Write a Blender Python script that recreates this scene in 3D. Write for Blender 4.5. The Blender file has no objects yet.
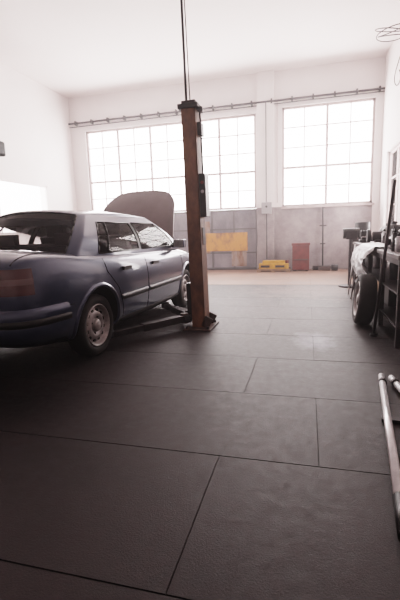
import bpy, bmesh, math, random
from mathutils import Vector, Matrix
from mathutils.bvhtree import BVHTree
random.seed(4)
scene = bpy.context.scene
V = Vector

# ------------------------------------------------------------------ materials
def mat_simple(name, col, rough=0.5, metal=0.0, coat=0.0, spec=0.5, noise=0.0, nscale=8.0, bump=0.0, bscale=60.0, rvar=0.0, emit=0):
    m = bpy.data.materials.new(name); m.use_nodes = True
    nt = m.node_tree; b = nt.nodes["Principled BSDF"]
    b.inputs["Base Color"].default_value = (*col, 1)
    b.inputs["Roughness"].default_value = rough
    b.inputs["Metallic"].default_value = metal
    b.inputs["Coat Weight"].default_value = coat
    b.inputs["Coat Roughness"].default_value = 0.06
    b.inputs["Specular IOR Level"].default_value = spec
    tc = nt.nodes.new("ShaderNodeTexCoord")
    if noise > 0 or rvar > 0:
        n = nt.nodes.new("ShaderNodeTexNoise"); n.inputs["Scale"].default_value = nscale
        n.inputs["Detail"].default_value = 6; n.inputs["Roughness"].default_value = 0.65
        nt.links.new(tc.outputs["Object"], n.inputs["Vector"])
        if noise > 0:
            r = nt.nodes.new("ShaderNodeValToRGB")
            r.color_ramp.elements[0].position = 0.3; r.color_ramp.elements[1].position = 0.72
            r.color_ramp.elements[0].color = (*[c*(1-noise) for c in col], 1)
            r.color_ramp.elements[1].color = (*[min(1, c*(1+noise)) for c in col], 1)
            nt.links.new(n.outputs["Fac"], r.inputs["Fac"]); nt.links.new(r.outputs["Color"], b.inputs["Base Color"])
        if rvar > 0:
            mr = nt.nodes.new("ShaderNodeMapRange")
            mr.inputs["From Min"].default_value = .3; mr.inputs["From Max"].default_value = .7
            mr.inputs["To Min"].default_value = rough-rvar; mr.inputs["To Max"].default_value = rough+rvar
            nt.links.new(n.outputs["Fac"], mr.inputs["Value"]); nt.links.new(mr.outputs["Result"], b.inputs["Roughness"])
    if bump > 0:
        n2 = nt.nodes.new("ShaderNodeTexNoise"); n2.inputs["Scale"].default_value = bscale; n2.inputs["Detail"].default_value = 5
        nt.links.new(tc.outputs["Object"], n2.inputs["Vector"])
        bp = nt.nodes.new("ShaderNodeBump"); bp.inputs["Strength"].default_value = bump; bp.inputs["Distance"].default_value = 0.01
        nt.links.new(n2.outputs["Fac"], bp.inputs["Height"]); nt.links.new(bp.outputs["Normal"], b.inputs["Normal"])
    return m

def mat_glass(name, tint, gloss=0.08, rough=0.02):
    m = bpy.data.materials.new(name); m.use_nodes = True
    nt = m.node_tree; nt.nodes.clear()
    out = nt.nodes.new("ShaderNodeOutputMaterial"); mix = nt.nodes.new("ShaderNodeMixShader")
    tr = nt.nodes.new("ShaderNodeBsdfTransparent"); tr.inputs["Color"].default_value = (*tint, 1)
    gl = nt.nodes.new("ShaderNodeBsdfGlossy"); gl.inputs["Roughness"].default_value = rough
    fr = nt.nodes.new("ShaderNodeLayerWeight"); fr.inputs["Blend"].default_value = gloss
    nt.links.new(fr.outputs["Fresnel"], mix.inputs["Fac"])
    nt.links.new(tr.outputs["BSDF"], mix.inputs[1]); nt.links.new(gl.outputs["BSDF"], mix.inputs[2])
    nt.links.new(mix.outputs["Shader"], out.inputs["Surface"])
    return m
def mat_emit(name, col, s):
    m = bpy.data.materials.new(name); m.use_nodes = True
    nt = m.node_tree; nt.nodes.clear()
    out = nt.nodes.new("ShaderNodeOutputMaterial"); e = nt.nodes.new("ShaderNodeEmission")
    e.inputs["Color"].default_value = (*col, 1); e.inputs["Strength"].default_value = s
    nt.links.new(e.outputs[0], out.inputs["Surface"]); return m
def mat_two(name, ca, cb, scale, lo, hi, rough=.6, stretch=(1, 1, 1)):
    """two-colour patchy paint (peeling / rust streaks)"""
    m = bpy.data.materials.new(name); m.use_nodes = True
    nt = m.node_tree; b = nt.nodes["Principled BSDF"]; b.inputs["Roughness"].default_value = rough
    tc = nt.nodes.new("ShaderNodeTexCoord"); mp = nt.nodes.new("ShaderNodeMapping"); mp.inputs["Scale"].default_value = stretch
    n = nt.nodes.new("ShaderNodeTexNoise"); n.inputs["Scale"].default_value = scale; n.inputs["Detail"].default_value = 8; n.inputs["Roughness"].default_value = .7
    r = nt.nodes.new("ShaderNodeValToRGB")
    r.color_ramp.elements[0].position = lo; r.color_ramp.elements[0].color = (*ca, 1)
    r.color_ramp.elements[1].position = hi; r.color_ramp.elements[1].color = (*cb, 1)
    L = nt.links.new
    L(tc.outputs["Object"], mp.inputs["Vector"]); L(mp.outputs[0], n.inputs["Vector"]); L(n.outputs["Fac"], r.inputs["Fac"]); L(r.outputs["Color"], b.inputs["Base Color"])
    return m

M = {}
M['plaster'] = mat_simple("plaster_white", (.83, .77, .76), .8, noise=.04, nscale=1.5, bump=.2, bscale=25)
M['ceil'] = mat_simple("ceiling_white", (.86, .80, .79), .85, noise=.02, nscale=.8)
M['dado'] = mat_two("dado_grey", (.22, .185, .19), (.36, .31, .31), 2.2, .38, .66, .6)
M['frame'] = mat_simple("window_steel", (.50, .40, .395), .55, noise=.15, nscale=10)
M['gate'] = mat_two("gate_grey_panel", (.13, .118, .135), (.25, .225, .24), 1.6, .38, .62, .5, (1, 1, .5))
M['gate2'] = mat_simple("gate_grey_dark", (.10, .09, .095), .55)
M['orange'] = mat_two("rusty_orange_paint", (.17, .07, .035), (.55, .23, .045), 3.2, .36, .54, .6, (1, 1, .6))
M['rustpatch'] = mat_two("rust_streaks", (.20, .09, .05), (.30, .23, .20), 4, .4, .6, .7, (1.5, 1, .4))
M['black'] = mat_simple("black_plastic", (.012, .012, .013), .45)
M['rubber'] = mat_simple("tyre_rubber", (.014, .012, .012), .8, bump=.2, bscale=80)
M['dark'] = mat_simple("dark_void", (.006, .006, .006), .9)
M['steel'] = mat_simple("steel", (.35, .33, .33), .4, metal=.9, noise=.15, nscale=20)
M['alu'] = mat_simple("aluminium_tube", (.72, .70, .71), .3, metal=.6, noise=.12, nscale=12)
M['dsteel'] = mat_simple("dark_steel", (.045, .038, .040), .5, metal=.5, noise=.3, nscale=9)
M['rust'] = mat_two("rusty_paint", (.10, .048, .032), (.24, .11, .06), 5, .36, .66, .6, (1, 1, .5))
M['rust_d'] = mat_simple("rusty_dark", (.06, .035, .028), .6, noise=.4, nscale=9)
M['paint'] = mat_simple("car_paint_blue", (.045, .056, .092), .30, metal=.4, coat=.8)
M['hood'] = mat_simple("car_paint_reflection", (.19, .15, .152), .55, metal=0, coat=.1, noise=.12, nscale=4)  # paler than the body paint; reflected backlight put into the colour
M['glass'] = mat_glass("car_glass", (.88, .86, .86), .17)
M['pane'] = mat_glass("window_pane", (.97, .96, .96), .05)
M['hub'] = mat_simple("steel_wheel_grey", (.30, .27, .265), .45, metal=.4, noise=.25, nscale=20)
M['tail'] = mat_simple("tail_lamp_red", (.06, .012, .014), .25, coat=.8)
M['tailw'] = mat_simple("tail_lamp_clear", (.12, .06, .06), .25, coat=.8)
M['seat'] = mat_simple("seat_fabric", (.06, .056, .062), .9)
M['liner'] = mat_simple("headliner", (.55, .52, .50), .9)
M['white'] = mat_simple("white_plastic", (.74, .72, .73), .35, noise=.08, nscale=12)
M['yellow'] = mat_simple("yellow_paint", (.50, .25, .03), .5, noise=.35, nscale=8)
M['red'] = mat_simple("red_brown_bin", (.13, .022, .018), .55, noise=.3, nscale=8)
M['blue'] = mat_simple("blue_plastic", (.04, .07, .16), .4)
M['wood'] = mat_simple("old_wood", (.22, .13, .08), .7, noise=.3, nscale=14)
M['card'] = mat_simple("cardboard", (.26, .17, .11), .8, noise=.12, nscale=8)
M['bench'] = mat_simple("bench_top", (.10, .08, .08), .5, noise=.35, nscale=9)
M['switch'] = mat_simple("switch_grey", (.35, .33, .34), .5)
M['sky'] = mat_emit("overcast_sky", (1, .93, .92), 18)
M['sky2'] = mat_emit("overcast_sky_side", (1, .93, .92), 13)

def floor_mat():
    m = bpy.data.materials.new("floor_slabs"); m.use_nodes = True
    nt = m.node_tree; b = nt.nodes["Principled BSDF"]; L = nt.links.new
    tc = nt.nodes.new("ShaderNodeTexCoord")
    def noise(s, d=6, r=.65):
        n = nt.nodes.new("ShaderNodeTexNoise"); n.inputs["Scale"].default_value = s
        n.inputs["Detail"].default_value = d; n.inputs["Roughness"].default_value = r
        L(tc.outputs["Object"], n.inputs["Vector"]); return n
    n1 = noise(.9); n2 = noise(16, 9, .8); n3 = noise(130, 4); n4 = noise(3.5, 8, .75)
    r1 = nt.nodes.new("ShaderNodeValToRGB")
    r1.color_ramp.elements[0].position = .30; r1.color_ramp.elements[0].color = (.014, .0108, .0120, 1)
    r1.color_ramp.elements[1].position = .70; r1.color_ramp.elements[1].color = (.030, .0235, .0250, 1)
    L(n1.outputs["Fac"], r1.inputs["Fac"])
    r2 = nt.nodes.new("ShaderNodeValToRGB")
    r2.color_ramp.elements[0].position = .38; r2.color_ramp.elements[0].color = (.6, .6, .6, 1)
    r2.color_ramp.elements[1].position = .68; r2.color_ramp.elements[1].color = (1.5, 1.45, 1.42, 1)
    L(n2.outputs["Fac"], r2.inputs["Fac"])
    mul = nt.nodes.new("ShaderNodeMix"); mul.data_type = 'RGBA'; mul.blend_type = 'MULTIPLY'
    mul.inputs["Factor"].default_value = 1
    L(r1.outputs["Color"], mul.inputs[6]); L(r2.outputs["Color"], mul.inputs[7])
    def patch_mask(cx, cy, rx, ry):
        mp = nt.nodes.new("ShaderNodeMapping"); mp.vector_type = 'POINT'
        mp.inputs["Location"].default_value = (-cx/rx, -cy/ry, 0); mp.inputs["Scale"].default_value = (1/rx, 1/ry, 0)
        L(tc.outputs["Object"], mp.inputs["Vector"])
        ln = nt.nodes.new("ShaderNodeVectorMath"); ln.operation = 'LENGTH'; L(mp.outputs[0], ln.inputs[0])
        a = nt.nodes.new("ShaderNodeMath"); a.operation = 'MULTIPLY_ADD'; a.inputs[1].default_value = 2.2; a.inputs[2].default_value = -1.1
        L(n4.outputs["Fac"], a.inputs[0])
        s = nt.nodes.new("ShaderNodeMath"); s.operation = 'SUBTRACT'; L(ln.outputs["Value"], s.inputs[0]); L(a.outputs[0], s.inputs[1])
        mr = nt.nodes.new("ShaderNodeMapRange"); mr.inputs["From Min"].default_value = 1.15; mr.inputs["From Max"].default_value = .2
        L(s.outputs[0], mr.inputs["Value"]); return mr.outputs["Result"]
    prev = mul.outputs[2]
    for (cx, cy, rx, ry, col, f) in ((-.3, 6.0, 1.3, 1.7, (.085, .068, .066, 1), .6), (.3, 7.8, 1.6, 1.2, (.15, .105, .09, 1), .75), (-1.9, 2.3, .5, .4, (.008, .006, .007, 1), .8), (.08, 4.2, .22, .34, (.30, .31, .36, 1), .8)):  # broad lighter patches towards the back, a dark spot, a small pale stain
        st = patch_mask(cx, cy, rx, ry)
        k = nt.nodes.new("ShaderNodeMath"); k.operation = 'MULTIPLY'; k.inputs[1].default_value = f; L(st, k.inputs[0])
        mx = nt.nodes.new("ShaderNodeMix"); mx.data_type = 'RGBA'; L(k.outputs[0], mx.inputs["Factor"])
        L(prev, mx.inputs[6]); mx.inputs[7].default_value = col; prev = mx.outputs[2]
    L(prev, b.inputs["Base Color"])
    mr = nt.nodes.new("ShaderNodeMapRange"); mr.inputs["To Min"].default_value = .46; mr.inputs["To Max"].default_value = .66
    mr.inputs["From Min"].default_value = .35; mr.inputs["From Max"].default_value = .65
    L(n2.outputs["Fac"], mr.inputs["Value"]); L(mr.outputs["Result"], b.inputs["Roughness"])
    b.inputs["Specular IOR Level"].default_value = .42
    add = nt.nodes.new("ShaderNodeMath"); add.operation = 'ADD'
    L(n2.outputs["Fac"], add.inputs[0]); L(n3.outputs["Fac"], add.inputs[1])
    bp = nt.nodes.new("ShaderNodeBump"); bp.inputs["Strength"].default_value = .35; bp.inputs["Distance"].default_value = .005
    L(add.outputs[0], bp.inputs["Height"]); L(bp.outputs["Normal"], b.inputs["Normal"])
    return m
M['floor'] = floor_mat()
M['grout'] = mat_simple("slab_joint", (.010, .008, .009), .9)
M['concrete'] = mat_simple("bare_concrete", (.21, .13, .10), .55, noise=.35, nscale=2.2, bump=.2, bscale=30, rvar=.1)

# ------------------------------------------------------------------ mesh builder
class MB:
    def __init__(s): s.bm = bmesh.new(); s.mats = []
    def mi(s, m):
        m = M[m]
        if m not in s.mats: s.mats.append(m)
        return s.mats.index(m)
    def _fin(s, geom_verts, m, mtx):
        i = s.mi(m)
        fs = set()
        for v in geom_verts:
            v.co = mtx @ v.co
            for f in v.link_faces: fs.add(f)
        for f in fs: f.material_index = i
        return fs
    def box(s, c, d, m, rot=None):
        r = bmesh.ops.create_cube(s.bm, size=1)
        mt = Matrix.Translation(c) @ (rot.to_4x4() if rot else Matrix()) @ Matrix.Diagonal((*d, 1))
        s._fin(r['verts'], m, mt); return s
    def span(s, a, b, m):
        a = V(a); b = V(b); return s.box((a+b)/2, [abs(x) for x in (b-a)], m)
    def cyl(s, p1, p2, r, m, seg=16, r2=None, smooth=True):
        p1 = V(p1); p2 = V(p2); d = p2-p1
        g = bmesh.ops.create_cone(s.bm, cap_ends=True, segments=seg, radius1=r, radius2=r if r2 is None else r2, depth=d.length)
        q = V((0, 0, 1)).rotation_difference(d.normalized()).to_matrix().to_4x4()
        fs = s._fin(g['verts'], m, Matrix.Translation((p1+p2)/2) @ q)
        if smooth:
            for f in fs:
                if len(f.verts) == 4: f.smooth = True
        return s
    def beam(s, p1, p2, w, h, m):
        p1 = V(p1); p2 = V(p2); d = (p2-p1)
        z = d.normalized(); up = V((0, 0, 1)) if abs(z.z) < .95 else V((0, 1, 0))
        x = up.cross(z).normalized(); y = z.cross(x)
        R = Matrix((x, y, z)).transposed()
        return s.box((p1+p2)/2, (w, h, d.length), m, R)
    def path(s, pts, r, m, seg=8):
        for a, b in zip(pts[:-1], pts[1:]): s.cyl(a, b, r, m, seg)
        return s
    def sph(s, c, r, m, sc=(1, 1, 1), jitter=0, sub=2):
        g = bmesh.ops.create_icosphere(s.bm, subdivisions=sub, radius=r)
        if jitter:
            for v in g['verts']: v.co *= 1+random.uniform(-jitter, jitter)
        fs = s._fin(g['verts'], m, Matrix.Translation(c) @ Matrix.Diagonal((*sc, 1)))
        for f in fs: f.smooth = True
        return s
    def lathe(s, prof, c, axis, m, seg=40, closed=False):
        axis = V(axis).normalized()
        t = axis.orthogonal().normalized(); b = axis.cross(t); c = V(c); i = s.mi(m)
        rings = []
        for r, h in prof:
            rings.append([s.bm.verts.new(c+axis*h+(t*math.cos(a)+b*math.sin(a))*max(r, .0005)) for a in [2*math.pi*k/seg for k in range(seg)]])
        n = len(rings)
        for k in range(n if closed else n-1):
            A = rings[k]; B = rings[(k+1) % n]
            for j in range(seg):
                f = s.bm.faces.new((A[j], A[(j+1) % seg], B[(j+1) % seg], B[j])); f.material_index = i; f.smooth = True
        return s
    def grid(s, P, m, smooth=True):
        i = s.mi(m)
        vs = [[s.bm.verts.new(p) for p in row] for row in P]
        for a in range(len(vs)-1):
            for b in range(len(vs[0])-1):
                f = s.bm.faces.new((vs[a][b], vs[a][b+1], vs[a+1][b+1], vs[a+1][b])); f.material_index = i; f.smooth = smooth
        return s
    def done(s, name, parent=None, bevel=0, loc=None, recalc=True):
        if recalc: bmesh.ops.recalc_face_normals(s.bm, faces=s.bm.faces)
        me = bpy.data.meshes.new(name); s.bm.to_mesh(me); s.bm.free()
        for m in s.mats: me.materials.append(m)
        o = bpy.data.objects.new(name, me); scene.collection.objects.link(o)
        if parent: o.parent = parent
        if bevel:
            b = o.modifiers.new("bevel", 'BEVEL'); b.width = bevel; b.segments = 2; b.limit_method = 'ANGLE'; b.angle_limit = math.radians(50)
        return o
def empty(name, loc=(0, 0, 0), rotz=0):
    e = bpy.data.objects.new(name, None); scene.collection.objects.link(e); e.location = loc; e.rotation_euler = (0, 0, rotz); e.empty_display_size = .2
    return e
def weld(o, d=.002):
    b = bmesh.new(); b.from_mesh(o.data); bmesh.ops.remove_doubles(b, verts=b.verts, dist=d); bmesh.ops.recalc_face_normals(b, faces=b.faces); b.to_mesh(o.data); b.free()

# ------------------------------------------------------------------ room
XL, XR, YF, YB, H = -7.3, 1.87, -3.5, 12.0, 5.4
T = .25
mb = MB()
mb.span((XL-T, YF-T, -.2), (XR+T, YB+T, -.004), 'grout')
ys = [1.045+.835*k for k in range(-6, 14)]
for k, y in enumerate(ys[:-1]):
    y1 = min(ys[k+1], YB+T)
    row = k-6
    off = -.43 if row % 2 == 0 else .067
    xs = [XL-T]
    x = off-2.5*5
    while x < XR+T:
        if x > XL-T+.1: xs.append(x)
        x += 2.5
    xs.append(XR+T)
    for a, b in zip(xs[:-1], xs[1:]):
        g = .0028
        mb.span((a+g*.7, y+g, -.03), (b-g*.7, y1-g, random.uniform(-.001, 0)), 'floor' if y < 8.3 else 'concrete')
mb.span((XL-T, YF-T, -.03), (XR+T, ys[0]-.005, 0), 'floor')
floor = mb.done("floor", recalc=False)

MB().span((XL-T, YF-T, H), (XR+T, YB+T, H+.2), 'ceil').done("ceiling")

WL0, WL1, WR0, WR1 = -6.8, -1.45, -.72, 1.68
ZS, ZT = 1.78, 4.38
mb = MB()
mb.span((XL-T, YB, 0), (WL0, YB+T, H), 'plaster')
mb.span((WL0, YB, ZT), (WL1, YB+T, H), 'plaster')
mb.span((WL1, YB, ZS), (WR0, YB+T, H), 'plaster')
mb.span((WL1, YB, 0), (WR0, YB+T, ZS), 'dado')
mb.span((WR0, YB, ZT+.08), (WR1, YB+T, H), 'plaster')
mb.span((WR0, YB, 0), (WR1, YB+T, ZS), 'dado')
mb.span((WR1, YB, 0), (XR+T, YB+T, H), 'plaster')
mb.span((WL1+.05, YB-.10, ZS), (WR0-.22, YB, H), 'plaster')
mb.span((WL1+.05, YB-.10, 0), (WR0-.22, YB, ZS), 'dado')
mb.done("wall_back")
mb = MB()
LW = (6.6, 10.5, 1.25, 2.6)
mb.span((XL-T, YF, 0), (XL, LW[0], H), 'plaster')
mb.span((XL-T, LW[1], 0), (XL, YB, H), 'plaster')
mb.span((XL-T, LW[0], 0), (XL, LW[1], LW[2]), 'plaster')
mb.span((XL-T, LW[0], LW[3]), (XL, LW[1], H), 'plaster')
mb.done("wall_left")
RW = (9.7, 11.3, 1.0, 2.95)
mb = MB()
mb.span((XR, YF, 0), (XR+T, RW[0], H), 'plaster')
mb.span((XR, RW[1], 0), (XR+T, YB, H), 'plaster')
mb.span((XR, RW[0], 0), (XR+T, RW[1], RW[2]), 'plaster')
mb.span((XR, RW[0], RW[3]), (XR+T, RW[1], H), 'plaster')
mb.done("wall_right")
MB().span((XL-T, YF-T, 0), (XR+T, YF, H), 'plaster').done("wall_front")

def window(name, x0, x1, z0, z1, y, cols, rows, thick_rows=(), thick_cols=(), t=.032):
    mb = MB()
    f = .06
    mb.span((x0, y-.04, z0), (x0+f, y+.04, z1), 'frame').span((x1-f, y-.04, z0), (x1, y+.04, z1), 'frame')
    mb.span((x0, y-.04, z0), (x1, y+.04, z0+f), 'frame').span((x0, y-.04, z1-f), (x1, y+.04, z1), 'frame')
    for i in range(1, cols):
        x = x0+(x1-x0)*i/cols; w = t*2.2 if i in thick_cols else t
        mb.span((x-w/2, y-.02, z0+f), (x+w/2, y+.02, z1-f), 'frame')
    for j in range(1, rows):
        z = z0+(z1-z0)*j/rows; w = t*2 if j in thick_rows else t
        mb.span((x0+f, y-.018, z-w/2), (x1-f, y+.018, z+w/2), 'frame')
    mb.span((x0+f, y+.004, z0+f), (x1-f, y+.008, z1-f), 'pane')
    return mb.done(name)
window("window_1", WR0, WR1, ZS, ZT+.08, YB+.1, 4, 5, (2,), (2,))
window("window_2", WL0, WL1, ZS, ZT, YB+.1, 10, 5, (2,), (2, 4, 6, 8))
MB().span((WR0-.03, YB-.05, ZS-.06), (WR1+.05, YB+.1, ZS), 'frame').done("trim_1", bevel=.006)
def side_window(name, x, y0, y1, z0, z1, cols, rows, fm='frame'):
    mb = MB(); f = .05
    mb.span((x-.04, y0, z0), (x+.04, y0+f, z1), fm).span((x-.04, y1-f, z0), (x+.04, y1, z1), fm)
    mb.span((x-.04, y0, z0), (x+.04, y1, z0+f), fm).span((x-.04, y0, z1-f), (x+.04, y1, z1), fm)
    for i in range(1, cols):
        y = y0+(y1-y0)*i/cols; mb.span((x-.02, y-.012, z0+f), (x+.02, y+.012, z1-f), fm)
    for j in range(1, rows):
        z = z0+(z1-z0)*j/rows; mb.span((x-.02, y0+f, z-.015), (x+.02, y1-f, z+.015), fm)
    mb.span((x-.003, y0+f, z0+f), (x+.003, y1-f, z1-f), 'pane')
    return mb.done(name)
side_window("window_3", XL-.04, *LW, 2, 1, 'plaster')
side_window("window_4", XR+.12, *RW, 2, 3)

mb = MB()
mb.span((WL0+.01, YB+.02, 0.01), (WL1-.01, YB+.14, ZS-.01), 'gate')
n = 8
for i in range(n+1):
    x = WL0+(WL1-WL0)*i/n
    mb.span((max(WL0+.01, x-.02), YB+.0, .01), (min(WL1-.01, x+.02), YB+.02, ZS-.01), 'gate2')
for z in (.04, .5, 1.2, 1.74):
    mb.span((WL0+.01, YB-.005, z-.02), (WL1-.01, YB+.02, z+.02), 'gate2')
mb.span((-3.12, YB-.03, .56), (-1.72, YB-.006, 1.10), 'orange')
mb.span((-3.2, YB-.022, .50), (-2.85, YB-.006, 1.45), 'rustpatch')
mb.span((-2.2, YB-.012, .10), (-1.75, YB-.006, .60), 'rustpatch')
mb.done("door_1")

mb = MB()
mb.cyl((XL, YB-.09, 4.62), (XR, YB-.09, 4.62), .028, 'dsteel', 10)
mb.cyl((XL, YB-.06, 4.52), (XR, YB-.06, 4.56), .012, 'black', 8)
x = XL+.25
while x < XR:
    mb.span((x-.02, YB-.13, 4.56), (x+.02, YB, 4.68), 'dsteel'); x += .55
mb.cyl((-1.15, YB-.14, 4.62), (-1.15, YB-.14, 1.9), .012, 'dsteel', 8)
mb.cyl((-.85, YB-.04, 4.6), (-.85, YB-.04, 1.9), .012, 'frame', 8)
mb.done("wall_conduit")
mb = MB()
mb.span((-1.28, YB-.20, 1.60), (-1.0, YB-.101, 1.92), 'switch').cyl((-1.14, YB-.22, 1.8), (-1.14, YB-.20, 1.8), .03, 'black')
mb.cyl((-1.14, YB-.15, 1.6), (-1.14, YB-.15, .3), .015, 'dsteel', 8)
mb.done("electrical_box", bevel=.01)

# ------------------------------------------------------------------ CAR
car = empty("car", (-2.70, 4.70, 0), math.radians(87.3))
ST = [ # x, w, zb, zs, zc
 (-2.21, .56, .46, .84, .86), (-2.19, .68, .36, .92, .94), (-2.12, .765, .29, .985, 1.02), (-1.95, .825, .25, 1.02, 1.065),
 (-1.65, .86, .22, 1.01, 1.07), (-1.35, .872, .20, .985, 1.0), (-.9, .88, .19, .965, .93), (-.3, .885, .18, .95, .92),
 (.3, .885, .18, .94, .92), (.85, .88, .19, .93, .93), (1.10, .87, .20, .92, .95), (1.45, .86, .22, .87, .90),
 (1.80, .83, .25, .80, .83), (2.02, .76, .29, .73, .76), (2.13, .66, .35, .66, .68), (2.16, .52, .42, .60, .61)]
def section(w, zb, zs, zc):
    P = [(0, zb), (.80*w, zb), (.93*w, zb+.04), (.975*w, zb+.15), (1.0*w, zb+(zs-zb)*.42), (1.005*w, zb+(zs-zb)*.62),
         (.985*w, zb+(zs-zb)*.83), (.945*w, zs-.035), (.885*w, zs), (.5*w, zs+(zc-zs)*.75), (0, zc)]
    return P
bm = bmesh.new()
rings = []
for x, w, zb, zs, zc in ST:
    P = section(w, zb, zs, zc)
    full = [(x, -y, z) for y, z in P] + [(x, y, z) for y, z in reversed(P[1:-1])]
    rings.append([bm.verts.new(p) for p in full])
N = len(rings[0])
for a in range(len(rings)-1):
    for j in range(N):
        f = bm.faces.new((rings[a][j], rings[a][(j+1) % N], rings[a+1][(j+1) % N], rings[a+1][j])); f.smooth = True
        if j in (8, 9, 10, 11) and -1.4 < ST[a][0] and ST[a+1][0] < 1.0: f.material_index = 1
        if j in (9, 10) and ST[a][0] >= 1.1 and ST[a+1][0] < 2.05: f.material_index = 1
        if j in (0, 19): f.material_index = 1
bm.faces.new(rings[0]); bm.faces.new(list(reversed(rings[-1])))
bmesh.ops.recalc_face_normals(bm, faces=bm.faces)
me = bpy.data.meshes.new("tmp"); bm.to_mesh(me); bm.free()
me.materials.append(M['paint']); me.materials.append(M['dark'])
body = bpy.data.objects.new("tmpbody", me); scene.collection.objects.link(body)
ss = body.modifiers.new("s", 'SUBSURF'); ss.levels = 3; ss.render_levels = 3
bpy.context.view_layer.update()
dg = bpy.context.evaluated_depsgraph_get()
bm2 = bmesh.new(); bm2.from_object(body, dg)
bvh = BVHTree.FromBMesh(bm2); bm2.free()
cutters = []
AX = 1.27; WR = .30
for sx in (-AX, AX):
    for sy in (-1, 1):
        c = MB(); c.cyl((sx, sy*.56, WR+.02), (sx, sy*1.2, WR+.02), .355, 'dark', 48)
        o = c.done("cut"); cutters.append(o)
        b = body.modifiers.new("b", 'BOOLEAN'); b.operation = 'DIFFERENCE'; b.object = o; b.solver = 'EXACT'
        try: b.material_mode = 'TRANSFER'
        except Exception: pass
bpy.context.view_layer.update()
dg = bpy.context.evaluated_depsgraph_get()
bme = bpy.data.meshes.new_from_object(body.evaluated_get(dg)); bme.name = "body"
bo = bpy.data.objects.new("body", bme); scene.collection.objects.link(bo); bo.parent = car
try: bme.set_sharp_from_angle(angle=math.radians(38))
except Exception: pass
for o in cutters+[body]: bpy.data.objects.remove(o, do_unlink=True)

def side_pt(x, z, sgn, off=.003):
    hit = bvh.ray_cast(V((x, sgn*2, z)), V((0, -sgn, 0)))
    if hit[0] is None: return V((x, sgn*.85, z))
    return hit[0]+hit[1]*off
def corner_pt(cx, cy, ang, z, off=.006):
    d = V((math.cos(ang), math.sin(ang), 0)); o = V((cx, cy, z))
    hit = bvh.ray_cast(o+d*3, -d)
    if hit[0] is None: return o+d*.3
    n = V((hit[1].x, hit[1].y, 0)).normalized()
    return hit[0]+n*off
def lerp(a, b, t): return a+(b-a)*t

ZB0, ZT0, YB0, YT0 = .92, 1.362, .800, .575
cols = [(-1.55, -.98), (-1.14, -.80), (-.25, -.20), (-.17, -.12), (.95, .36), (1.08, .42)]
vs_ = [0, .07, .13, .3, .5, .7, .82, .89, .95, 1.0]
G0, G1 = 2, 5      # glass rows between vs_[2]..vs_[6]
def gp(col, v, s):
    xb, xt = col
    # front/rear pillars bow slightly outwards -> rounder roofline
    x = xb+(xt-xb)*v + (-.05 if xb < -1 else (.05 if xb > .8 else 0))*math.sin(math.pi*v)
    y = lerp(YB0, YT0, v)+.055*math.sin(math.pi*min(1, v*1.0))**.9
    z = lerp(ZB0, ZT0, v)
    return V((x, s*y, z))
pm = MB(); gm = MB(); bk = MB()
def plast(v0, v1, cell, where):
    where.grid(cell, 'paint')
for s in (-1, 1):
    for ci in range(5):
        c0, c1 = cols[ci], cols[ci+1]
        glassy = ci in (1, 3)
        n = 6
        for vi in range(len(vs_)-1):
            P = []
            for v in (vs_[vi], vs_[vi+1]):
                a = gp(c0, v, s); b = gp(c1, v, s)
                P.append([a.lerp(b, k/n) for k in range(n+1)])
            if glassy and G0 <= vi <= G1: gm.grid(P, 'glass')
            elif ci == 2 and G0 <= vi <= G1: bk.grid(P, 'black')
            else: pm.grid(P, 'paint')
    for ci in (1, 3):
        c0, c1 = cols[ci], cols[ci+1]
        vv = vs_[G0:G1+2]
        loop = [gp(c0, vv[0], s)]+[gp(c1, v, s) for v in vv]+[gp(c0, v, s) for v in reversed(vv)]
        bk.path(loop, .009, 'black', 6)
    bk.path([gp((-.98, -.70), v, s)+V((0, s*.003, 0)) for v in vs_[G0:G1+2]], .012, 'black', 6)
def cap_pt(col, v, t, bx):
    e = gp(col, v, 1)
    k = 1-abs(t)**2.4
    return V((e.x+bx*k, e.y*t, e.z+(.062*v)*k))
NT = 16
tn = [-1+2*i/NT for i in range(NT+1)]
for col, bx0, bx1 in ((cols[0], -.12, -.07), (cols[5], .18, .12)):
    rows = []
    for v in vs_: rows.append([cap_pt(col, v, t, lerp(bx0, bx1, v)) for t in tn])
    for vi in range(len(vs_)-1):
        for j in range(NT):
            cell = [rows[vi][j:j+2], rows[vi+1][j:j+2]]
            if 2 <= vi <= 7 and 1 <= j <= NT-2: gm.grid(cell, 'glass')
            else: pm.grid(cell, 'paint')
    bk.path([rows[2][j] for j in range(1, NT)], .009, 'black', 6); bk.path([rows[8][j] for j in range(1, NT)], .007, 'black', 6)
    bk.path([rows[v][1] for v in range(2, 9)], .008, 'black', 6); bk.path([rows[v][NT-1] for v in range(2, 9)], .008, 'black', 6)
rows = []
for i in range(13):
    u = i/12
    c = lerp(cols[0][1], cols[5][1], u); bx = lerp(-.07, .12, u)
    rr = []
    for t in tn:
        k = 1-abs(t)**2.4; bulge = .022*math.sin(math.pi*u)
        e = .018*math.sin(math.pi*u)
        rr.append(V((c+bx*k, YT0*t, ZT0+.062*k+bulge)))
    rows.append(rr)
pm.grid(rows, 'paint')
# close small gap between side header and bowed roof edge
for s, j in ((-1, 0), (1, NT)):
    edge = [rows[i][j] for i in range(13)]
    base_e = [V((p.x, p.y, ZT0-.004)) for p in edge]
    pm.grid([edge, base_e], 'paint')
# headliner
pm.grid([[p-V((0, 0, .02)) for p in r[1:-1]] for r in rows[1:-1]], 'liner')
o = pm.done("cabin_shell", car); weld(o)
o = gm.done("glazing", car); weld(o)
bk.done("window_seals", car)

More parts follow.
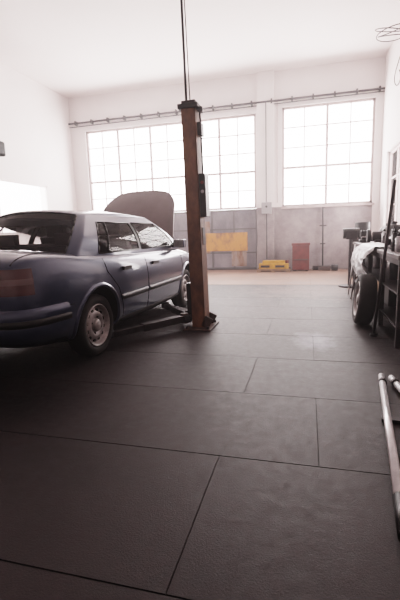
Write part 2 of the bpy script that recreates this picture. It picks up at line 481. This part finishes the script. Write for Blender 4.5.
sm = MB(); pt = MB()
for s in (-1, 1):
    def line(pts, r=.0045, m='dark'):
        out = []
        for (a, b) in zip(pts[:-1], pts[1:]):
            n = max(2, int((V(b)-V(a)).length/.06))
            for k in range(n): out.append(side_pt(lerp(a[0], b[0], k/n), lerp(a[1], b[1], k/n), s, 0))
        out.append(side_pt(*pts[-1], s, 0))
        sm.path(out, r, m, 6)
    line([(-.21, .93), (-.21, .26)])
    line([(1.0, .91), (1.02, .6), (.93, .42), (.84, .27)])
    line([(-1.12, .93), (-1.10, .80), (-.92, .62), (-.84, .45), (-.80, .26)])
    line([(-.80, .26), (.84, .27)])
    line([(-1.95, .58), (-1.66, .58)], .004)
    for a, b in ((-.86, -.24), (-.18, .93), (1.64, 1.9)):
        n = 8; rows2 = []
        for z, off in ((.475, .0), (.485, .014), (.525, .014), (.535, 0)):
            rows2.append([side_pt(lerp(a, b, k/n), z, s, off) for k in range(n+1)])
        sm.grid(rows2, 'black')
    n = 10; rows2 = []
    for z, off in ((.19, -.02), (.20, .008), (.25, .010), (.265, 0)):
        rows2.append([side_pt(lerp(-.88, .90, k/n), z+.02, s, off) for k in range(n+1)])
    sm.grid(rows2, 'black')
    for hx in (-.72, .0+.02):
        p = side_pt(hx, .80, s, .012)
        sm.box(p, (.17, .03, .035), 'black')
    mb = MB()
    mb.box((.80, s*.92, 1.0), (.10, .16, .11), 'paint').box((.745, s*.92, 1.0), (.012, .14, .09), 'steel').box((.84, s*.83, .97), (.06, .08, .05), 'black')
    mb.done("mirror_"+("r" if s < 0 else "l"), car, bevel=.02)
    for sx in (-AX, AX):
        rows2 = []
        for rad, off in ((.352, -.01), (.352, .012), (.372, .014), (.392, .0)):
            rr = []
            for k in range(41):
                a = math.radians(-14+208*k/40)
                x = sx+rad*math.cos(a); z = WR+.02+rad*math.sin(a)
                rr.append(side_pt(x, max(z, .225), s, off))
            rows2.append(rr)
        pt.grid(rows2, 'paint')
sm.done("body_trim", car); pt.done("arch_lips", car)

bu = MB(); tl = MB()
for rear in (True, False):
    cx = -1.55 if rear else 1.5
    a0, a1 = (math.radians(103), math.radians(257)) if rear else (math.radians(-77), math.radians(77))
    n = 40; rows2 = []
    for z, off in ((.27, -.03), (.29, .012), (.36, .03), (.46, .036), (.475, .028), (.485, .028), (.56, .036), (.60, .02), (.62, -.01)):
        rows2.append([corner_pt(cx, 0, lerp(a0, a1, k/n), z, off) for k in range(n+1)])
    bu.grid(rows2, 'paint')
    rows2 = []
    for z, off in ((.47, .030), (.475, .046), (.525, .046), (.53, .030)):
        rows2.append([corner_pt(cx, 0, lerp(a0, a1, k/n), z, off) for k in range(n+1)])
    bu.grid(rows2, 'black')
bu.done("bumpers", car)
for s in (-1, 1):
    for (za, zb_, m) in ((.72, .80, 'tail'), (.80, .845, 'tailw'), (.845, .92, 'tail')):
        A, B = math.radians(180+(-s)*30), math.radians(180+(-s)*60)
        rows2 = []
        for z in (za, (za+zb_)/2, zb_):
            rows2.append([corner_pt(-1.6, 0, lerp(A, B, k/14), z, .010) for k in range(15)])
        tl.grid(rows2, m)
    A, B = math.radians(-s*18), math.radians(-s*52)
    rows2 = []
    for z in (.60, .65, .69): rows2.append([corner_pt(1.5, 0, lerp(A, B, k/10), z, .008) for k in range(11)])
    tl.grid(rows2, 'tailw')
tl.done("lamps", car)
mb = MB()
mb.box((-2.235, 0, .78), (.015, .52, .11), 'white').box((-2.23, 0, .88), (.03, .6, .03), 'black')
mb.cyl((-2.25, .45, .26), (-1.9, .45, .27), .025, 'dsteel')
mb.done("number_plate", car)
mb = MB()
for s in (-1, 1):
    pts = []
    for k in range(10):
        x = lerp(-1.60, -2.14, k/9); h = bvh.ray_cast(V((x, s*.66, 2)), V((0, 0, -1)))
        if h[0] is not None: pts.append(h[0])
    if len(pts) > 1: mb.path(pts, .005, 'dark', 6)
mb.done("boot_seams", car)

mb = MB()
mb.box((-1.02, 0, .98), (.14, 1.20, .18), 'seat', Matrix.Rotation(math.radians(-12), 3, 'Y'))
mb.box((-1.30, 0, .985), (.36, 1.25, .02), 'seat')
for y in (-.38, .38):
    mb.box((-1.02, y, 1.12), (.08, .26, .13), 'seat')
    mb.box((-.12, y, 1.0), (.12, .46, .32), 'seat', Matrix.Rotation(math.radians(-14), 3, 'Y'))
    mb.box((-.17, y, 1.22), (.08, .25, .14), 'seat')
    mb.cyl((-.16, y-.06, 1.1), (-.17, y-.06, 1.22), .008, 'steel').cyl((-.16, y+.06, 1.1), (-.17, y+.06, 1.22), .008, 'steel')
mb.box((.86, 0, .95), (.36, 1.3, .12), 'seat')
mb.done("interior", car, bevel=.03)
mb = MB()
mb.lathe([(.18+.014*math.cos(a), .014*math.sin(a)) for a in [2*math.pi*k/8 for k in range(8)]], (.52, .38, 1.0), (-.9, 0, .42), 'black', 24, True)
mb.box((.52, .38, 1.0), (.03, .30, .05), 'black')
mb.done("steering_wheel", car)
mb = MB()
Lh = 1.03
def hood_pt(u, t, off=0):
    w = lerp(.70, .58, u**1.5)
    l = Lh*u - .10*(abs(t)**4)*u
    y = w*t
    z = .05*(1-t*t) + .05*math.sin(math.pi*u) - .05*(u**4) + off
    return V((l, y, z))
R = Matrix.Rotation(math.radians(-58), 4, 'Y')
base = Matrix.Translation((1.08, 0, .97)) @ R
ts = [-1, -.97, -.9, -.75, -.5, -.25, 0, .25, .5, .75, .9, .97, 1]
us = [0, .05, .2, .4, .6, .8, .87, .92, .96, .985, 1]
def ht(u, t):
    if u > .75: t = t*(1-.22*((u-.75)/.25)**3)
    return t
top = [[base @ hood_pt(u, ht(u, t)) for t in ts] for u in us]
bot = [[base @ hood_pt(u, ht(u, t), -.03) for t in ts] for u in us]
mb.grid(top, 'hood'); mb.grid(bot, 'black')
rim_t = top[0] + [r[-1] for r in top[1:]] + list(reversed(top[-1]))[1:] + [r[0] for r in reversed(top)][1:]
rim_b = bot[0] + [r[-1] for r in bot[1:]] + list(reversed(bot[-1]))[1:] + [r[0] for r in reversed(bot)][1:]
mb.grid([rim_t, rim_b], 'hood')
mb.cyl((1.75, -.5, .80), base @ V((.75, -.5, 0)), .006, 'black')
mb.done("hood", car)

def wheel(mb, c, ax, WRs=1.0):
    ax = V(ax).normalized(); t = ax.orthogonal().normalized(); b = ax.cross(t)
    mb.lathe([(.20, -.085), (.265, -.093), (.293, -.075), (.30, -.04), (.30, .04), (.293, .072), (.265, .092), (.23, .09), (.200, .075), (.195, .05)], c, ax, 'rubber', 56, True)
    mb.lathe([(.206, .078), (.200, .088), (.192, .084), (.184, .055), (.172, .035), (.155, .040), (.125, .062), (.095, .066), (.075, .050), (.06, .045), (.06, .07), (.045, .082), (.0, .084)], c, ax, 'hub', 56)
    mb.lathe([(.198, -.06), (.0, -.04)], c, ax, 'dsteel', 32)
    for k in range(12):
        a = 2*math.pi*k/12
        p = V(c)+(t*math.cos(a)+b*math.sin(a))*.143+ax*.040
        mb.cyl(p, p+ax*.014, .017, 'dark', 14)
    for k in range(4):
        a = 2*math.pi*k/4+.4; p = V(c)+(t*math.cos(a)+b*math.sin(a))*.08+ax*.050
        mb.cyl(p, p+ax*.014, .009, 'dsteel', 6)
for i, (sx, s) in enumerate([(-AX, -1), (-AX, 1), (AX, -1), (AX, 1)]):
    mb = MB(); wheel(mb, (sx, s*.745, WR), (0, s, 0)); mb.done("wheel_%d" % (i+1), car)
mb = MB()
mb.cyl((-AX, -.65, WR), (-AX, .65, WR), .04, 'dsteel').cyl((AX, -.65, WR), (AX, .65, WR), .03, 'dsteel')
mb.done("axles", car)

# ------------------------------------------------------------------ two-post lift
def lift_post(x, y, sgn, arms, nm):
    root = empty(nm, (x, y, 0))
    HP = 2.50
    mb = MB()
    mb.span((-.17, -.24, 0), (.17, .24, .02), 'rust_d')
    for bx in (-.13, .13):
        for by in (-.19, .19): mb.cyl((bx, by, .02), (bx, by, .05), .018, 'dsteel', 6)
    mb.span((sgn*.065, -.12, .02), (sgn*.08, .12, HP), 'rust')
    mb.span((-sgn*.08, -.12, .02), (sgn*.08, -.108, HP), 'rust')
    mb.span((-sgn*.08, .108, .02), (sgn*.08, .12, HP), 'rust')
    mb.span((-sgn*.08, -.108, .02), (-sgn*.068, -.065, HP), 'rust')
    mb.span((-sgn*.08, .065, .02), (-sgn*.068, .108, HP), 'rust')
    for gy in (-.114, .114):
        mb.box((sgn*.10, gy, .08), (.10, .012, .14), 'rust_d', Matrix.Rotation(.5*sgn, 3, 'Y'))
    mb.done("column", root, bevel=.004)
    mb = MB()
    mb.span((-.115, -.14, HP), (.115, .14, HP+.05), 'black').span((-.08, -.1, HP+.05), (.08, .1, HP+.09), 'dsteel')
    mb.cyl((0, -.0, .05), (0, 0, HP), .022, 'dsteel', 12)
    mb.cyl((0.12, -.05, HP-.03), (0.12, -.05, HP+.02), .03, 'black', 12)
    mb.done("top_cap", root, bevel=.006)
    mb = MB()
    mb.span((-sgn*.14, -.095, .10), (sgn*.05, .095, .55), 'dsteel')
    mb.span((-sgn*.24, -.16, .09), (-sgn*.09, .16, .17), 'dsteel')
    for (ax, ay) in arms:
        a = V((-sgn*.18, .10 if ay > 0 else -.10, .13)); b = V((ax, ay, .13))
        mb.beam(a, lerp(a, b, .6), .11, .08, 'dsteel'); mb.beam(lerp(a, b, .5), b, .08, .06, 'dsteel')
        mb.cyl(b-V((0, 0, .03)), b+V((0, 0, .05)), .055, 'black', 16)
        mb.cyl(a-V((0, 0, .06)), a+V((0, 0, .06)), .05, 'rust_d', 16)
    mb.done("carriage_arms", root, bevel=.005)
    return root
r1 = lift_post(-1.25, 4.66, 1, [(-.75, -.95), (-.72, .72)], "car_lift_post")
r1.rotation_euler = (0, math.radians(-1.0), 0)
mb = MB()
mb.span((.081, -.10, 1.32), (.155, .08, 1.80), 'black').span((.081, -.06, 2.22), (.13, .06, 2.36), 'black')
mb.cyl((.12, -.11, 1.7), (.12, -.10, 1.7), .02, 'red').cyl((.12, -.11, 1.6), (.12, -.10, 1.6), .02, 'steel')
mb.cyl((.11, 0, 1.80), (.11, 0, 2.22), .01, 'black', 8).cyl((.11, 0, 2.36), (.10, 0, 2.52), .01, 'black', 8)
mb.span((.08, -.06, 1.0), (.09, .06, 1.2), 'rust_d')
mb.done("control_box", r1, bevel=.008)
mb = MB(); mb.cyl((-.04, -.02, 2.58), (-.03, -.02, H), .014, 'dsteel', 10); mb.cyl((-.01, .03, 2.58), (-.02, 0.0, H), .006, 'black', 6)
mb.done("supply_pipe", r1)
r2 = lift_post(-4.58, 4.85, -1, [(.95, -.95), (.95, .75)], "car_lift_post")
mb = MB(); mb.span((.08, -.10, 2.26), (.55, .10, 2.46), 'black').span((.06, -.1, 2.2), (.12, .1, 2.48), 'black').cyl((.3, 0, 2.46), (.3, 0, 2.52), .05, 'dsteel')
mb.done("motor", r2, bevel=.03)

# ------------------------------------------------------------------ right-hand workbench
BX0, BX1, BY0, BY1 = .80, 1.60, 4.0, 7.9
mb = MB()
mb.span((BX0, BY0, .84), (BX1, BY1, .88), 'bench')
for y in (BY0+.05, 5.0, 6.0, 6.95, BY1-.05):
    for x in (BX0+.04, BX1-.04): mb.span((x-.025, y-.025, 0), (x+.025, y+.025, .84), 'dsteel')
    mb.span((BX0+.04, y-.02, .14), (BX1-.04, y+.02, .18), 'dsteel')
mb.span((BX0+.02, BY0+.02, .18), (BX1-.02, BY1-.02, .20), 'dsteel')
mb.span((BX0+.02, BY0+.02, .78), (BX0+.05, BY1-.02, .84), 'dsteel')
mb.span((BX0+.02, BY0+.02, .50), (BX1-.02, BY1-.02, .515), 'dsteel')
mb.done("workbench", bevel=.004)

def engine_part(name, x, y, z, s=1.0):
    mb = MB()
    mb.box((x, y, z+.10*s), (.26*s, .30*s, .20*s), 'dsteel', Matrix.Rotation(.3, 3, 'Z'))
    mb.cyl((x-.16*s, y-.05, z+.11*s), (x+.17*s, y, z+.11*s), .08*s, 'steel', 18)
    mb.cyl((x, y-.05, z+.18*s), (x+.02, y-.04, z+.30*s), .05*s, 'black', 14)
    mb.cyl((x-.2*s, y-.05, z+.11*s), (x-.16*s, y-.05, z+.11*s), .05*s, 'black', 14)
    return mb.done(name, bevel=.012)
engine_part("alternator", 1.02, 5.04, .885, .75)
engine_part("engine_block", 1.4, 4.85, .885, 1.0)
engine_part("starter_motor", 1.38, 6.3, .885, .75)
mb = MB()
mb.cyl((.95, 7.55, .88), (.95, 7.55, .93), .09, 'dsteel').box((.95, 7.55, .98), (.10, .14, .12), 'dsteel')
mb.box((.95, 7.43, 1.03), (.16, .05, .10), 'black').box((.95, 7.33, 1.03), (.16, .05, .10), 'black')
mb.cyl((.95, 7.2, .98), (.95, 7.5, .98), .018, 'steel').cyl((.86, 7.2, .98), (1.04, 7.2, .98), .009, 'steel')
mb.done("bench_vise", bevel=.01)
mb = MB()
mb.cyl((.98, 6.85, 1.0), (1.22, 6.85, 1.0), .07, 'dsteel', 20).cyl((.90, 6.85, 1.0), (.95, 6.85, 1.0), .10, 'black', 24).cyl((1.25, 6.85, 1.0), (1.30, 6.85, 1.0), .10, 'black', 24)
mb.cyl((.95, 6.85, 1.0), (1.25, 6.85, 1.0), .02, 'steel').span((1.02, 6.77, .88), (1.18, 6.93, .95), 'dsteel')
mb.done("bench_grinder", bevel=.006)
mb = MB()
mb.span((1.2, 5.45, .88), (1.55, 6.0, 1.06), 'blue').span((1.18, 5.43, 1.06), (1.57, 6.02, 1.09), 'black').path([(1.37, 5.55, 1.09), (1.37, 5.58, 1.15), (1.37, 5.87, 1.15), (1.37, 5.9, 1.09)], .01, 'steel')
mb.done("toolbox", bevel=.01)
mb = MB()
for (x, y, h, rr, m) in ((1.08, 6.45, .17, .03, 'white'), (1.12, 6.56, .15, .03, 'red'), (1.06, 5.62, .20, .035, 'black'), (1.1, 5.78, .16, .03, 'yellow'), (1.06, 6.2, .12, .045, 'dsteel'), (.9, 4.72, .18, .03, 'black'), (.92, 4.62, .14, .035, 'white')):
    mb.cyl((x, y, .88), (x, y, .88+h), rr, m, 16).cyl((x, y, .88+h), (x, y, .88+h+.02), rr, m, 16, rr*.5).cyl((x, y, .9+h), (x, y, .94+h), rr*.4, 'black', 10)
mb.done("spray_cans")
mb = MB()
for k in range(3):
    rr = .15-.012*k
    mb.lathe([(rr+.014*math.cos(a), .014*math.sin(a)) for a in [2*math.pi*j/8 for j in range(8)]], (1.33, 6.62, .896+.027*k), (0, 0, 1), 'black', 30, True)
mb.done("air_hose")
mb = MB()
for (x, y, r) in ((1.35, 7.25, .17), (1.32, 7.6, .15)):
    mb.sph((x, y, .885+r*.9), r, 'black', (1, 1, .82), .08, 3)
    mb.cyl((x, y, .88+r*1.6), (x+.02, y, .88+r*2.0), .03, 'black', 8, .05)
mb.done("rubbish_bags")
def plastic(name, x, y0, y1, z0, z1):
    mb = MB(); rows = []
    nz, ny = 22, 44
    for i in range(nz+1):
        t = i/nz; z = lerp(z1, z0, t); r = []
        for j in range(ny+1):
            y = lerp(y0, y1, j/ny)
            fold = abs(math.sin(j*.55+t*1.3))*.05+abs(math.sin(j*1.3-t*3))*.025
            hem = .10*math.sin(j*.21+1)*t
            r.append(V((x-.035-fold-.07*math.sin(math.pi*min(1, t*1.1))+random.uniform(-.006, .006), y+.02*math.sin(i*.9+j*.4), z+hem)))
        rows.append(r)
    top = [V((x+.20, p.y, z1+.045+.015*math.sin(k*.9))) for k, p in enumerate(rows[0])]
    mid = [V((x-.02, p.y, z1+.045)) for p in rows[0]]
    mb.grid([top, mid]+rows, 'white', True)
    return mb.done(name)
plastic("plastic_sheet", BX0, 5.25, 6.4, .46, .86)
mb = MB()
for y in [4.3, 4.75, 5.3, 5.85, 6.4, 7.0, 7.5]:
    mb.box((1.15+random.uniform(-.1, .1), y, .32), (.36, .36, .235), random.choice(['black', 'card', 'dsteel', 'black']), Matrix.Rotation(random.uniform(-.2, .2), 3, 'Z'))
mb.done("storage_boxes", bevel=.01)
mb = MB()
for y in [4.4, 4.65, 5.2, 6.65, 6.9, 7.15, 7.4]:
    xx = 1.0+random.uniform(-.04, .1)
    mb.cyl((xx, y, .518), (xx, y, .518+random.uniform(.14, .22)), .10, random.choice(['dsteel', 'black', 'black']), 20)
mb.done("paint_cans", bevel=.004)
# spare wheel leaning against the bench front
mb = MB(); wheel(mb, (.655, 5.02, .302), (-1, 0, .10)); mb.done("spare_wheel")
mb = MB()
for y, a, m in ((6.75, -.03, 'steel'), (7.2, .05, 'alu')):
    mb.cyl((BX0-.12, y, .012), (BX0-.02, y+a*2, .86), .010, m, 10)
mb.done("steel_bars")
mb = MB()
mb.beam((.92, 3.72, .02), (1.12, 3.86, 1.55), .05, .035, 'black')
mb.beam((1.20, 3.60, .02), (1.14, 3.84, 1.55), .05, .035, 'black')
for z0 in (.3, .6, .9, 1.2):
    t = z0/1.55
    mb.beam(V((.92, 3.72, .02)).lerp(V((1.12, 3.86, 1.55)), t), V((1.20, 3.60, .02)).lerp(V((1.14, 3.84, 1.55)), t), .03, .05, 'black')
mb.done("step_ladder")
mb = MB()
mb.cyl((.69, 4.48, .01), (.80, 4.32, 1.58), .016, 'dsteel', 10)
mb.cyl((.69, 4.48, .0), (.69, 4.48, .03), .04, 'black', 10)
mb.done("pry_bar")
mb = MB()
mb.box((1.25, 4.35, 1.02), (.3, .3, .27), 'black').box((1.085, 4.35, 1.0), (.03, .2, .15), 'steel').path([(1.15, 4.35, 1.155), (1.15, 4.35, 1.2), (1.35, 4.35, 1.2), (1.35, 4.35, 1.155)], .012, 'black')
mb.done("battery_charger", bevel=.02)
mb = MB()
for z in (1.35,):
    mb.span((1.62, 5.0, z), (1.868, 7.6, z+.03), 'dsteel')
    for y in (5.2, 6.3, 7.4): mb.span((1.62, y-.01, z-.03), (1.868, y+.01, z), 'dsteel').beam((1.64, y, z-.02), (1.855, y, z-.24), .02, .02, 'dsteel')
for y in (5.2, 5.5, 5.85, 6.3, 6.6, 7.1): mb.cyl((1.75, y, 1.38), (1.75, y, 1.38+random.uniform(.12, .26)), random.uniform(.05, .09), random.choice(['black', 'blue', 'white', 'card']), 18)
mb.done("wall_shelf")

mb = MB()
mb.cyl((.548, 3.13, .04), (.375, 1.62, .04), .022, 'alu', 20)
mb.cyl((.38, 1.66, .04), (.352, 1.42, .04), .025, 'black', 20)
mb.cyl((.61, 3.10, .04), (.70, 2.2, .04), .022, 'alu', 20)
mb.cyl((.54, 3.02, .04), (.536, 2.98, .04), .027, 'dsteel', 20)
mb.cyl((.618, 3.02, .04), (.622, 2.98, .04), .027, 'dsteel', 20)
mb.beam((.44, 2.45, .012), (.78, 2.42, .012), .05, .022, 'dsteel')
mb.done("metal_tubes")

# ------------------------------------------------------------------ back area clutter
mb = MB()
mb.span((-1.35, 11.15, .03), (-.45, 11.65, .08), 'wood')
mb.span((-1.35, 11.15, .0), (-1.25, 11.65, .03), 'wood').span((-.55, 11.15, 0), (-.45, 11.65, .03), 'wood').span((-.95, 11.15, 0), (-.85, 11.65, .03), 'wood')
mb.done("pallet")
mb = MB()
mb.span((-1.30, 11.2, .08), (-.5, 11.6, .22), 'yellow').span((-1.25, 11.195, .12), (-1.0, 11.2, .18), 'black').span((-.85, 11.195, .12), (-.6, 11.2, .18), 'black')
mb.span((-1.2, 11.25, .22), (-.6, 11.5, .30), 'yellow').cyl((-.54, 11.4, .22), (-.54, 11.4, .30), .05, 'red')
mb.done("yellow_crate", bevel=.012)
mb = MB()
mb.span((-.40, 11.35, .03), (.05, 11.75, .70), 'red').span((-.42, 11.33, .70), (.07, 11.77, .76), 'red')
mb.span((-.38, 11.33, .3), (.03, 11.35, .33), 'rust_d').span((-.38, 11.38, 0), (-.3, 11.72, .03), 'black').span((-.05, 11.38, 0), (.03, 11.72, .03), 'black')
mb.done("waste_bin", bevel=.02)
mb = MB()
mb.cyl((.42, 11.86, 0), (.40, 11.93, 1.72), .022, 'dsteel', 10).span((.32, 11.84, 1.2), (.50, 11.9, 1.23), 'dsteel').span((.25, 11.78, 0), (.6, 11.9, .03), 'dsteel')
mb.span((.34, 11.86, .7), (.48, 11.9, .73), 'dsteel')
mb.done("coat_stand")
mb = MB()
mb.cyl((.15, 11.6, .06), (.62, 11.7, .06), .06, 'dsteel').cyl((.72, 11.5, 0), (.72, 11.5, .16), .09, 'black').box((.45, 11.5, .05), (.3, .12, .1), 'rust_d')
mb.done("scrap_parts")
mb = MB()
mb.span((.95, 9.6, .06), (1.6, 10.3, .9), 'dsteel').span((.92, 9.57, .9), (1.63, 10.33, .95), 'black').cyl((1.2, 9.9, .95), (1.2, 9.9, 1.25), .16, 'black', 24)
mb.span((1.0, 9.63, 0), (1.08, 9.7, .06), 'black').span((1.45, 9.63, 0), (1.53, 9.7, .06), 'black').span((1.0, 10.2, 0), (1.08, 10.27, .06), 'black').span((1.45, 10.2, 0), (1.53, 10.27, .06), 'black')
for z in (.3, .5, .7): mb.span((1.0, 9.585, z-.01), (1.55, 9.6, z+.01), 'steel')
mb.done("tool_cabinet", bevel=.01)
mb = MB()
mb.cyl((.80, 8.3, .0), (.80, 8.3, .95), .03, 'dsteel').cyl((.80, 8.3, .0), (.80, 8.3, .03), .2, 'dsteel', 24).cyl((.66, 8.3, 1.03), (.95, 8.3, 1.03), .10, 'black', 20).box((.81, 8.3, 1.0), (.2, .2, .16), 'dsteel')
mb.done("pedestal_grinder", bevel=.006)

cu = bpy.data.curves.new("hanging_wire", 'CURVE'); cu.dimensions = '3D'; cu.bevel_depth = .009; cu.bevel_resolution = 2
def spline(pts):
    sp = cu.splines.new('NURBS'); sp.points.add(len(pts)-1)
    for p, q in zip(sp.points, pts): p.co = (*q, 1)
    sp.use_endpoint_u = True; sp.order_u = 4
pts = []
for k in range(34):
    a = k*.55
    pts.append((1.50+.30*math.cos(a)*(1-.008*k), 9.2+.30*math.sin(a), 4.82+.10*math.sin(a*.63)+.06*math.sin(a)))
spline([(1.87, 9.3, 5.0)]+pts)
spline([(1.87, 9.7, 4.9), (1.80, 9.7, 4.6), (1.74, 9.7, 4.4), (1.68, 9.7, 4.15), (1.72, 9.7, 3.98), (1.80, 9.7, 4.02), (1.82, 9.7, 4.2), (1.78, 9.7, 4.3)])
wo = bpy.data.objects.new("hanging_wire", cu); scene.collection.objects.link(wo); cu.materials.append(M['black'])

# ------------------------------------------------------------------ light: bright overcast daylight seen through the windows
w = bpy.data.worlds.new("World"); scene.world = w; w.use_nodes = True
bg = w.node_tree.nodes["Background"]; bg.inputs["Color"].default_value = (1, .96, .95, 1); bg.inputs["Strength"].default_value = 4
vs = w.node_tree.nodes.new("ShaderNodeVolumeScatter"); vs.inputs["Density"].default_value = .009; vs.inputs["Anisotropy"].default_value = .6  # thin room haze added to give the glow around the windows
vs.inputs["Color"].default_value = (1, .94, .95, 1)
w.node_tree.links.new(vs.outputs[0], w.node_tree.nodes["World Output"].inputs["Volume"])
sk = MB()
def quad(a, b, c, d, m): sk.grid([[V(a), V(b)], [V(d), V(c)]], m, False)
y = YB+.32
quad((WL0-.3, y, ZS-.05), (WR1+.3, y, ZS-.05), (WR1+.3, y, ZT+.3), (WL0-.3, y, ZT+.3), 'sky')
x = XL-.32
quad((x, LW[0]-.1, LW[2]-.05), (x, LW[1]+.1, LW[2]-.05), (x, LW[1]+.1, LW[3]+.1), (x, LW[0]-.1, LW[3]+.1), 'sky2')
x = XR+.32
quad((x, RW[0]-.1, RW[2]-.05), (x, RW[1]+.1, RW[2]-.05), (x, RW[1]+.1, RW[3]+.1), (x, RW[0]-.1, RW[3]+.1), 'sky2')
sk.done("sky_backdrop", recalc=False)

# ------------------------------------------------------------------ camera
yaw = math.radians(15.1); th = math.radians(9.6); rho = .033
F = V((-math.sin(yaw), math.cos(yaw), 0)); Rr = V((math.cos(yaw), math.sin(yaw), 0)); Z = V((0, 0, 1))
fw = F*math.cos(th)-Z*math.sin(th); u0 = F*math.sin(th)+Z*math.cos(th)
r = (Rr*math.cos(rho)-u0*math.sin(rho)).normalized(); u = (u0*math.cos(rho)+Rr*math.sin(rho)).normalized()
cam = bpy.data.cameras.new("camera"); co = bpy.data.objects.new("camera", cam); scene.collection.objects.link(co)
mt = Matrix((r, u, -fw)).transposed().to_4x4(); mt.translation = V((0, 0, 1.15)); co.matrix_world = mt
cam.sensor_fit = 'VERTICAL'; cam.sensor_height = 36; cam.sensor_width = 24; cam.lens = 24.12; cam.clip_start = .05
scene.camera = co
scene.view_settings.view_transform = 'Filmic'
for lk in ('High Contrast', 'Filmic - High Contrast'):
    try: scene.view_settings.look = lk; break
    except Exception: pass
scene.view_settings.exposure = 0.15
